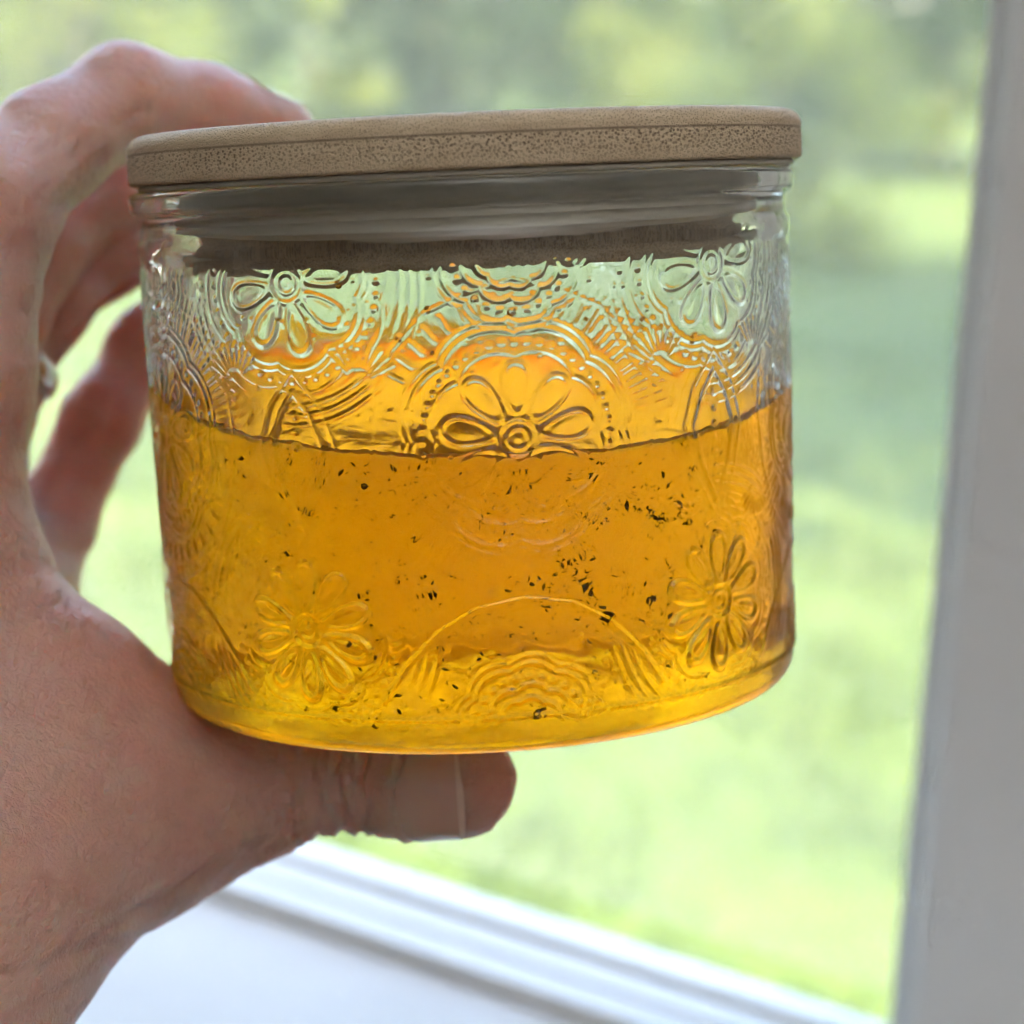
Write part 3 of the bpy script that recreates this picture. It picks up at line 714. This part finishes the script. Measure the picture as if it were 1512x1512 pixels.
# ------------------------------------------------------------------ the hand
HM = {}
def S(px, py, d, r): return (P3(px, py, d), r)                   # joint: place and radius (m)
chains = {
 'thumb': [S(-104, 1322, .276, .0222), S(200, 1180, .297, .0157), S(355, 1160, .298, .0108), S(505, 1141, .294, .0082), S(600, 1146, .291, .0080), S(678, 1152, .289, .0080)],
 'index': [S(-103, 850, .288, .0125), S(-60, 560, .288, .0098), S(-22, 315, .292, .0094), S(75, 215, .304, .0080), S(185, 147, .316, .0080), S(305, 168, .328, .0072), S(415, 203, .337, .0060)],
 'middle': [S(-105, 790, .306, .0115), S(-50, 560, .318, .0092), S(30, 370, .330, .0086), S(140, 285, .345, .0078), S(260, 265, .362, .0066)],
 'ring': [S(-75, 800, .323, .011), S(-20, 580, .330, .0078), S(60, 450, .338, .0072), S(150, 378, .350, .0068), S(270, 330, .362, .006)],
 'little': [S(0, 900, .333, .0105), S(75, 775, .340, .0068), S(150, 620, .348, .0062), S(215, 510, .355, .0058), S(285, 440, .361, .0052)],
}
web = [[S(-98, 852, .290, .0130), S(83, 1090, .290, .0140)], [S(83, 1090, .290, .014), S(200, 1180, .297, .0157)],
       [S(-98, 852, .290, .0128), S(-104, 1322, .278, .021)], [S(-100, 800, .306, .013), S(-110, 1350, .292, .020)],
       [S(-75, 810, .322, .013), S(-115, 1350, .300, .020)], [S(0, 905, .333, .0115), S(-100, 1350, .305, .019)],
       [S(83, 1090, .290, .014), S(-70, 1200, .285, .021)], [S(-104, 1322, .276, .0222), S(-275, 1700, .262, .026)], [S(-115, 1360, .295, .020), S(-285, 1700, .278, .026)],
       [S(-275, 1700, .262, .026), S(-600, 2500, .238, .029)], [S(-285, 1700, .278, .026), S(-600, 2500, .255, .029)]]
allp = np.array([p-r-.004 for c in list(chains.values())+web for p, r in c]); allq = np.array([p+r+.004 for c in list(chains.values())+web for p, r in c])
lo, hi = allp.min(0), allq.max(0)
h_ = .0013
dims = np.ceil((hi-lo)/h_).astype(int)+1
ax_ = [lo[k_]+h_*np.arange(dims[k_]) for k_ in range(3)]
X, Y, Z = [a.astype(np.float32) for a in np.meshgrid(*ax_, indexing='ij')]
def cone(a, ra, b_, rb_, P=None):
    x, y, z = (X, Y, Z) if P is None else P
    ba = b_-a; L2 = ba@ba
    dx, dy, dz = x-np.float32(a[0]), y-np.float32(a[1]), z-np.float32(a[2])
    t = np.clip((dx*np.float32(ba[0])+dy*np.float32(ba[1])+dz*np.float32(ba[2]))/np.float32(L2), 0, 1)
    return np.sqrt((dx-t*np.float32(ba[0]))**2+(dy-t*np.float32(ba[1]))**2+(dz-t*np.float32(ba[2]))**2)-(np.float32(ra)+t*np.float32(rb_-ra))
def smin(a, b_, k_):
    hh2 = np.clip(k_-np.abs(a-b_), 0, None)/k_; return np.minimum(a, b_)-hh2*hh2*k_*.25
def chain_sdf(c, k_, P=None):
    d = None
    for (a, ra), (b_, rb_) in zip(c[:-1], c[1:]):
        e = cone(a, ra, b_, rb_, P); d = e if d is None else smin(d, e, k_)
    return d
def hand_sdf(P=None):
    palm = None
    for c in web:
        e = chain_sdf(c, .004, P); palm = e if palm is None else smin(palm, e, .010)
    palm = smin(palm, chain_sdf(chains['thumb'], .004, P), .007)
    tot = palm
    for nm in ('index', 'middle', 'ring', 'little'):
        tot = np.minimum(tot, smin(palm, chain_sdf(chains[nm], .004, P), .006))
    return tot
SD = hand_sdf()
# surface nets
ins = SD < 0
cellsum = np.zeros(tuple(dims-1), np.int8)
cr = [(a, b_, c) for a in (0, 1) for b_ in (0, 1) for c in (0, 1)]
def sub(Arr, c): return Arr[c[0]:dims[0]-1+c[0], c[1]:dims[1]-1+c[1], c[2]:dims[2]-1+c[2]]
for c in cr: cellsum += sub(ins, c)
act = (cellsum > 0) & (cellsum < 8); ai = np.argwhere(act)
vid = np.full(act.shape, -1, np.int64); vid[act] = np.arange(len(ai))
acc = np.zeros((len(ai), 3)); cnt = np.zeros(len(ai))
vals = {c: sub(SD, c)[act] for c in cr}
for c in cr:
    for k_ in range(3):
        if c[k_] == 0:
            c2 = list(c); c2[k_] = 1; c2 = tuple(c2)
            a, b_ = vals[c], vals[c2]; m = (a < 0) != (b_ < 0)
            t = np.where(m, a/(a-b_+1e-12), 0)
            pos = np.array(c, float)[None].repeat(len(ai), 0); pos[:, k_] = t
            acc[m] += pos[m]; cnt[m] += 1
HV = lo+(ai+acc/cnt[:, None])*h_
HQ = []
for k_ in range(3):
    a1, a2 = (k_+1) % 3, (k_+2) % 3
    s0 = [slice(1, -1)]*3; s0[k_] = slice(0, -1); s1 = [slice(1, -1)]*3; s1[k_] = slice(1, None)
    A_, B_ = ins[tuple(s0)], ins[tuple(s1)]
    for flip, mm in ((False, A_ & ~B_), (True, ~A_ & B_)):
        e = np.argwhere(mm)+np.array([0 if q == k_ else 1 for q in range(3)])
        o1 = np.zeros(3, int); o1[a1] = -1; o2 = np.zeros(3, int); o2[a2] = -1
        qd = np.stack([vid[tuple((e+o).T)] for o in (o1+o2, o2, o1*0, o1)], -1)
        HQ.append(qd[:, ::-1] if flip else qd)
HQ = np.concatenate(HQ)
def subdiv(Vv, Qd):                                            # one level of linear quad split
    E = np.sort(np.concatenate([Qd[:, [0, 1]], Qd[:, [1, 2]], Qd[:, [2, 3]], Qd[:, [3, 0]]]), 1)
    uq, inv = np.unique(E[:, 0]*len(Vv)+E[:, 1], return_inverse=True)
    em = (Vv[uq//len(Vv)]+Vv[uq % len(Vv)])/2; nf = len(Qd); inv = inv.reshape(4, nf)+len(Vv)
    fc = Vv[Qd].mean(1); fi = np.arange(nf)+len(Vv)+len(em)
    out = [np.stack([Qd[:, c], inv[c], fi, inv[c-1]], -1) for c in range(4)]
    return np.concatenate([Vv, em, fc]), np.concatenate(out)
HV, HQ = subdiv(HV, HQ)
def grad(Vv):
    e = 4e-4; gq = []
    for k_ in range(3):
        d_ = np.zeros(3); d_[k_] = e
        gq.append(hand_sdf(tuple((Vv+d_).T))-hand_sdf(tuple((Vv-d_).T)))
    gq = np.stack(gq, -1); return gq/np.maximum(np.linalg.norm(gq, axis=1), 1e-9)[:, None]
for _ in range(2):
    HV = HV-hand_sdf(tuple(HV.T))[:, None]*grad(HV)
HN = grad(HV)
# creases: thumb knuckle, finger folds, wrinkles towards the wrist
def pix(Vv):
    dz = Vv@fwd; return 756+FPX*(Vv@RGT)/dz, 756-FPX*(Vv@UPV)/dz, dz
px, py, dz = pix(HV)
disp = np.zeros(len(HV))
tm = (dz < .305) & (py > 1040)
for x0, wd, am, sl in ((463, 7, .5, .10), (482, 5, .35, .06), (500, 8, .75, .02), (520, 5, .4, -.02), (538, 7, .65, -.05), (556, 5, .3, -.08), (440, 6, .25, .14), (415, 6, .2, .2)):
    xx = px-(x0+sl*(py-1130))-5*np.sin(py*.05+x0)
    disp -= tm*1.6*am*np.exp(-(xx/wd)**2)*np.clip((py-1050)/60, 0, 1)
for (xa, ya, xb, yb, wd, am) in ((470, 1215, 390, 1262, 6, .5), (430, 1225, 350, 1290, 7, .5), (390, 1235, 300, 1330, 7, .5), (330, 1262, 200, 1372, 8, .7), (300, 1290, 120, 1400, 8, .6), (215, 1380, 20, 1440, 9, .7), (280, 1335, 90, 1360, 7, .4),
                             (65, 330, 135, 262, 7, .9), (55, 318, 128, 250, 5, .5), (178, 180, 215, 160, 8, .9), (140, 240, 170, 215, 6, .5), (30, 690, 20, 560, 8, .4)):
    dx, dy = xb-xa, yb-ya; t = np.clip(((px-xa)*dx+(py-ya)*dy)/(dx*dx+dy*dy), 0, 1)
    dd = np.hypot(px-xa-t*dx, py-ya-t*dy)
    disp -= (dz < .335)*am*np.exp(-(dd/wd)**2)*(1-.6*np.abs(2*t-1))
cq = np.random.default_rng(5)                                  # fine skin lines running across the thumb and its ball
for q in range(110):
    xa, ya = cq.uniform(-20, 470), cq.uniform(960, 1480)
    if q % 3 == 0: xa, ya = cq.uniform(0, 230), cq.uniform(90, 760)
    an = cq.normal(-.95, .35) if q % 3 else cq.normal(-.7, .4)
    L_ = cq.uniform(25, 90); xb, yb = xa+L_*math.cos(an), ya-L_*math.sin(an)*-1
    m_ = (np.abs(px-(xa+xb)/2) < L_) & (np.abs(py-(ya+yb)/2) < L_) & (dz < .32)
    dx, dy = xb-xa, yb-ya; t = np.clip(((px[m_]-xa)*dx+(py[m_]-ya)*dy)/(dx*dx+dy*dy), 0, 1)
    dd = np.hypot(px[m_]-xa-t*dx+4*np.sin(t*7+q), py[m_]-ya-t*dy)
    disp[m_] -= cq.uniform(.10, .26)*np.exp(-(dd/cq.uniform(4.5, 7))**2)*np.sin(np.pi*t)
disp += .18*np.sin(HV[:, 0]*420+3*np.sin(HV[:, 2]*260))*np.sin(HV[:, 2]*380+HV[:, 1]*300)
nl5, nl6 = chains['thumb'][4], chains['thumb'][5]
nax = nl6[0]-nl5[0]; nax /= np.linalg.norm(nax); NFACE = -fwd*1.0-UPV*.38
nf_ = NFACE-nax*(NFACE@nax); nf_ /= np.linalg.norm(nf_); ns_ = np.cross(nax, nf_)
relv = HV-nl5[0]; sv = relv@nax; av = np.arctan2(relv@ns_, relv@nf_); near = np.linalg.norm(relv-np.outer(sv, nax), axis=1) < .013
dl = (np.abs(av)-1.28)*.0085; dp = .0016+.0022*(av/1.05)**2*0-sv
dn = np.where((dl > 0) & (dp > 0), np.hypot(dl, dp), np.maximum(dl, dp))
disp += near*(sv < .0128)*(sv > -.008)*.55*np.exp(-((dn-.0007)/.0008)**2)
HV = HV+HN*(disp*1e-3)[:, None]
hand_base = P3(-110, 1450, .275)
hand = mesh_np('hand', HV-hand_base, HQ, M['skin']); hand.location = tuple(hand_base)
tag(hand, 'bare hand holding the jar between thumb below and fingers behind', 'hand')
# redder skin, backlit glow put into its colour: the inner sides of the fingers, the web of the thumb and the fingertips
red_glow = np.zeros(len(HV))
def near_chain(c, sc_): return np.exp(-np.clip(chain_sdf(c, .004, tuple(HV.T)), 0, None)/sc_)
for nm, wgt in (('middle', .75), ('ring', .8), ('little', .8)): red_glow = np.maximum(red_glow, wgt*near_chain(chains[nm][1:], .0015))
red_glow = np.maximum(red_glow, .7*np.exp(-np.linalg.norm(HV-chains['thumb'][5][0]-(chains['thumb'][5][0]-chains['thumb'][4][0])*.9, axis=1)**2/.008**2))
red_glow = np.maximum(red_glow, .8*np.exp(-np.linalg.norm(HV-P3(150, 985, .292), axis=1)**2/.012**2))
red_glow = np.maximum(red_glow, .5*np.exp(-np.linalg.norm(HV-chains['index'][5][0], axis=1)**2/.012**2))
fat = hand.data.attributes.new('red_glow', 'FLOAT', 'POINT'); fat.data.foreach_set('value', red_glow.astype(np.float32))
# nails
def nail(name, a, ra, b_, rb_, facing, s0, s1, half, lift, label=None):
    ax = b_-a; L = np.linalg.norm(ax); ax = ax/L
    f = facing-ax*(facing@ax); f /= np.linalg.norm(f); sd_ = np.cross(ax, f)
    nu, nv = 22, 18; Vv = []
    for lay in (1, 0):
        for iu in range(nu+1):
            u = iu/nu; s = s0+(s1-s0)*u
            w_ = half*min(1, math.sqrt(max(0.0, 1-(1-min(u/.18, 1))**2))*.35+.65)*(1-.12*max(0, (u-.75)/.25)**2)
            for iv in range(nv+1):
                t_ = 2*iv/nv-1; an = t_*w_
                sl_ = s-(.0020*t_*t_ if u > .5 else -.0022*t_*t_)*abs(2*u-1)
                R_ = (ra+(rb_-ra)*min(max(sl_/L, 0), 1))
                Vv.append(a+ax*sl_+(R_*1.0+lift*(1 if lay else -2.0))*(math.cos(an)*f+math.sin(an)*sd_))
    Vv = np.array(Vv); st = (nu+1)*(nv+1); Qq = []
    rel = (Vv-a)-np.outer((Vv-a)@ax, ax); rel /= np.linalg.norm(rel, axis=1)[:, None]
    want = np.r_[np.full(st, lift), np.full(st, -lift*1.5)]
    for _ in range(4): Vv = Vv+rel*(want-hand_sdf(tuple(Vv.T)))[:, None]
    for iu in range(nu):
        for iv in range(nv):
            q = [iu*(nv+1)+iv, (iu+1)*(nv+1)+iv, (iu+1)*(nv+1)+iv+1, iu*(nv+1)+iv+1]; Qq.append(q); Qq.append([st+x for x in q[::-1]])
    ring_ = [iv for iv in range(nv+1)]+[iu*(nv+1)+nv for iu in range(1, nu+1)]+[nu*(nv+1)+iv for iv in range(nv-1, -1, -1)]+[iu*(nv+1) for iu in range(nu-1, 0, -1)]
    for q in range(len(ring_)):
        a_, c_ = ring_[q], ring_[(q+1) % len(ring_)]; Qq.append([a_, c_, c_+st, a_+st])
    mi_ = [0]*len(Qq)
    for iu in range(nu-2, nu):
        for iv in range(nv): mi_[2*(iu*nv+iv)] = 1
    return mesh_np(name, Vv-hand_base, Qq, [M['nail'], M['nail_edge']], hand, True, mi_)
t5, t6 = chains['thumb'][4], chains['thumb'][5]
o = nail('thumbnail', t5[0], t5[1], t6[0], t6[1], NFACE, .0010, .0108, 1.28, .00030)
i5, i6 = chains['index'][5], chains['index'][6]
nail('fingernail', i5[0], i5[1], i6[0], i6[1], UPV*1.0+fwd*.2, .004, .0185, .8, .0004)
# ring on the ring finger
ra_, rb2 = chains['ring'][1][0], chains['ring'][2][0]
tt = rb2-ra_; tt /= np.linalg.norm(tt); c0 = ra_+.33*(rb2-ra_)
prf = [(.0085+.0010*math.cos(a)*.8, .0018*math.sin(a)) for a in np.linspace(0, 2*np.pi, 12, endpoint=False)]
V, Q = lathe(prf, 64, True)
fr_ = empty('tmp'); bpy.data.objects.remove(fr_)
rg = mesh_np('finger_ring', V, Q, M['gold']); rg.matrix_world = Matrix.Translation(Vector(c0)) @ Vector(tt).to_track_quat('Z', 'Y').to_matrix().to_4x4()
tag(rg, 'plain silver metal ring on the ring finger of the hand', 'ring')
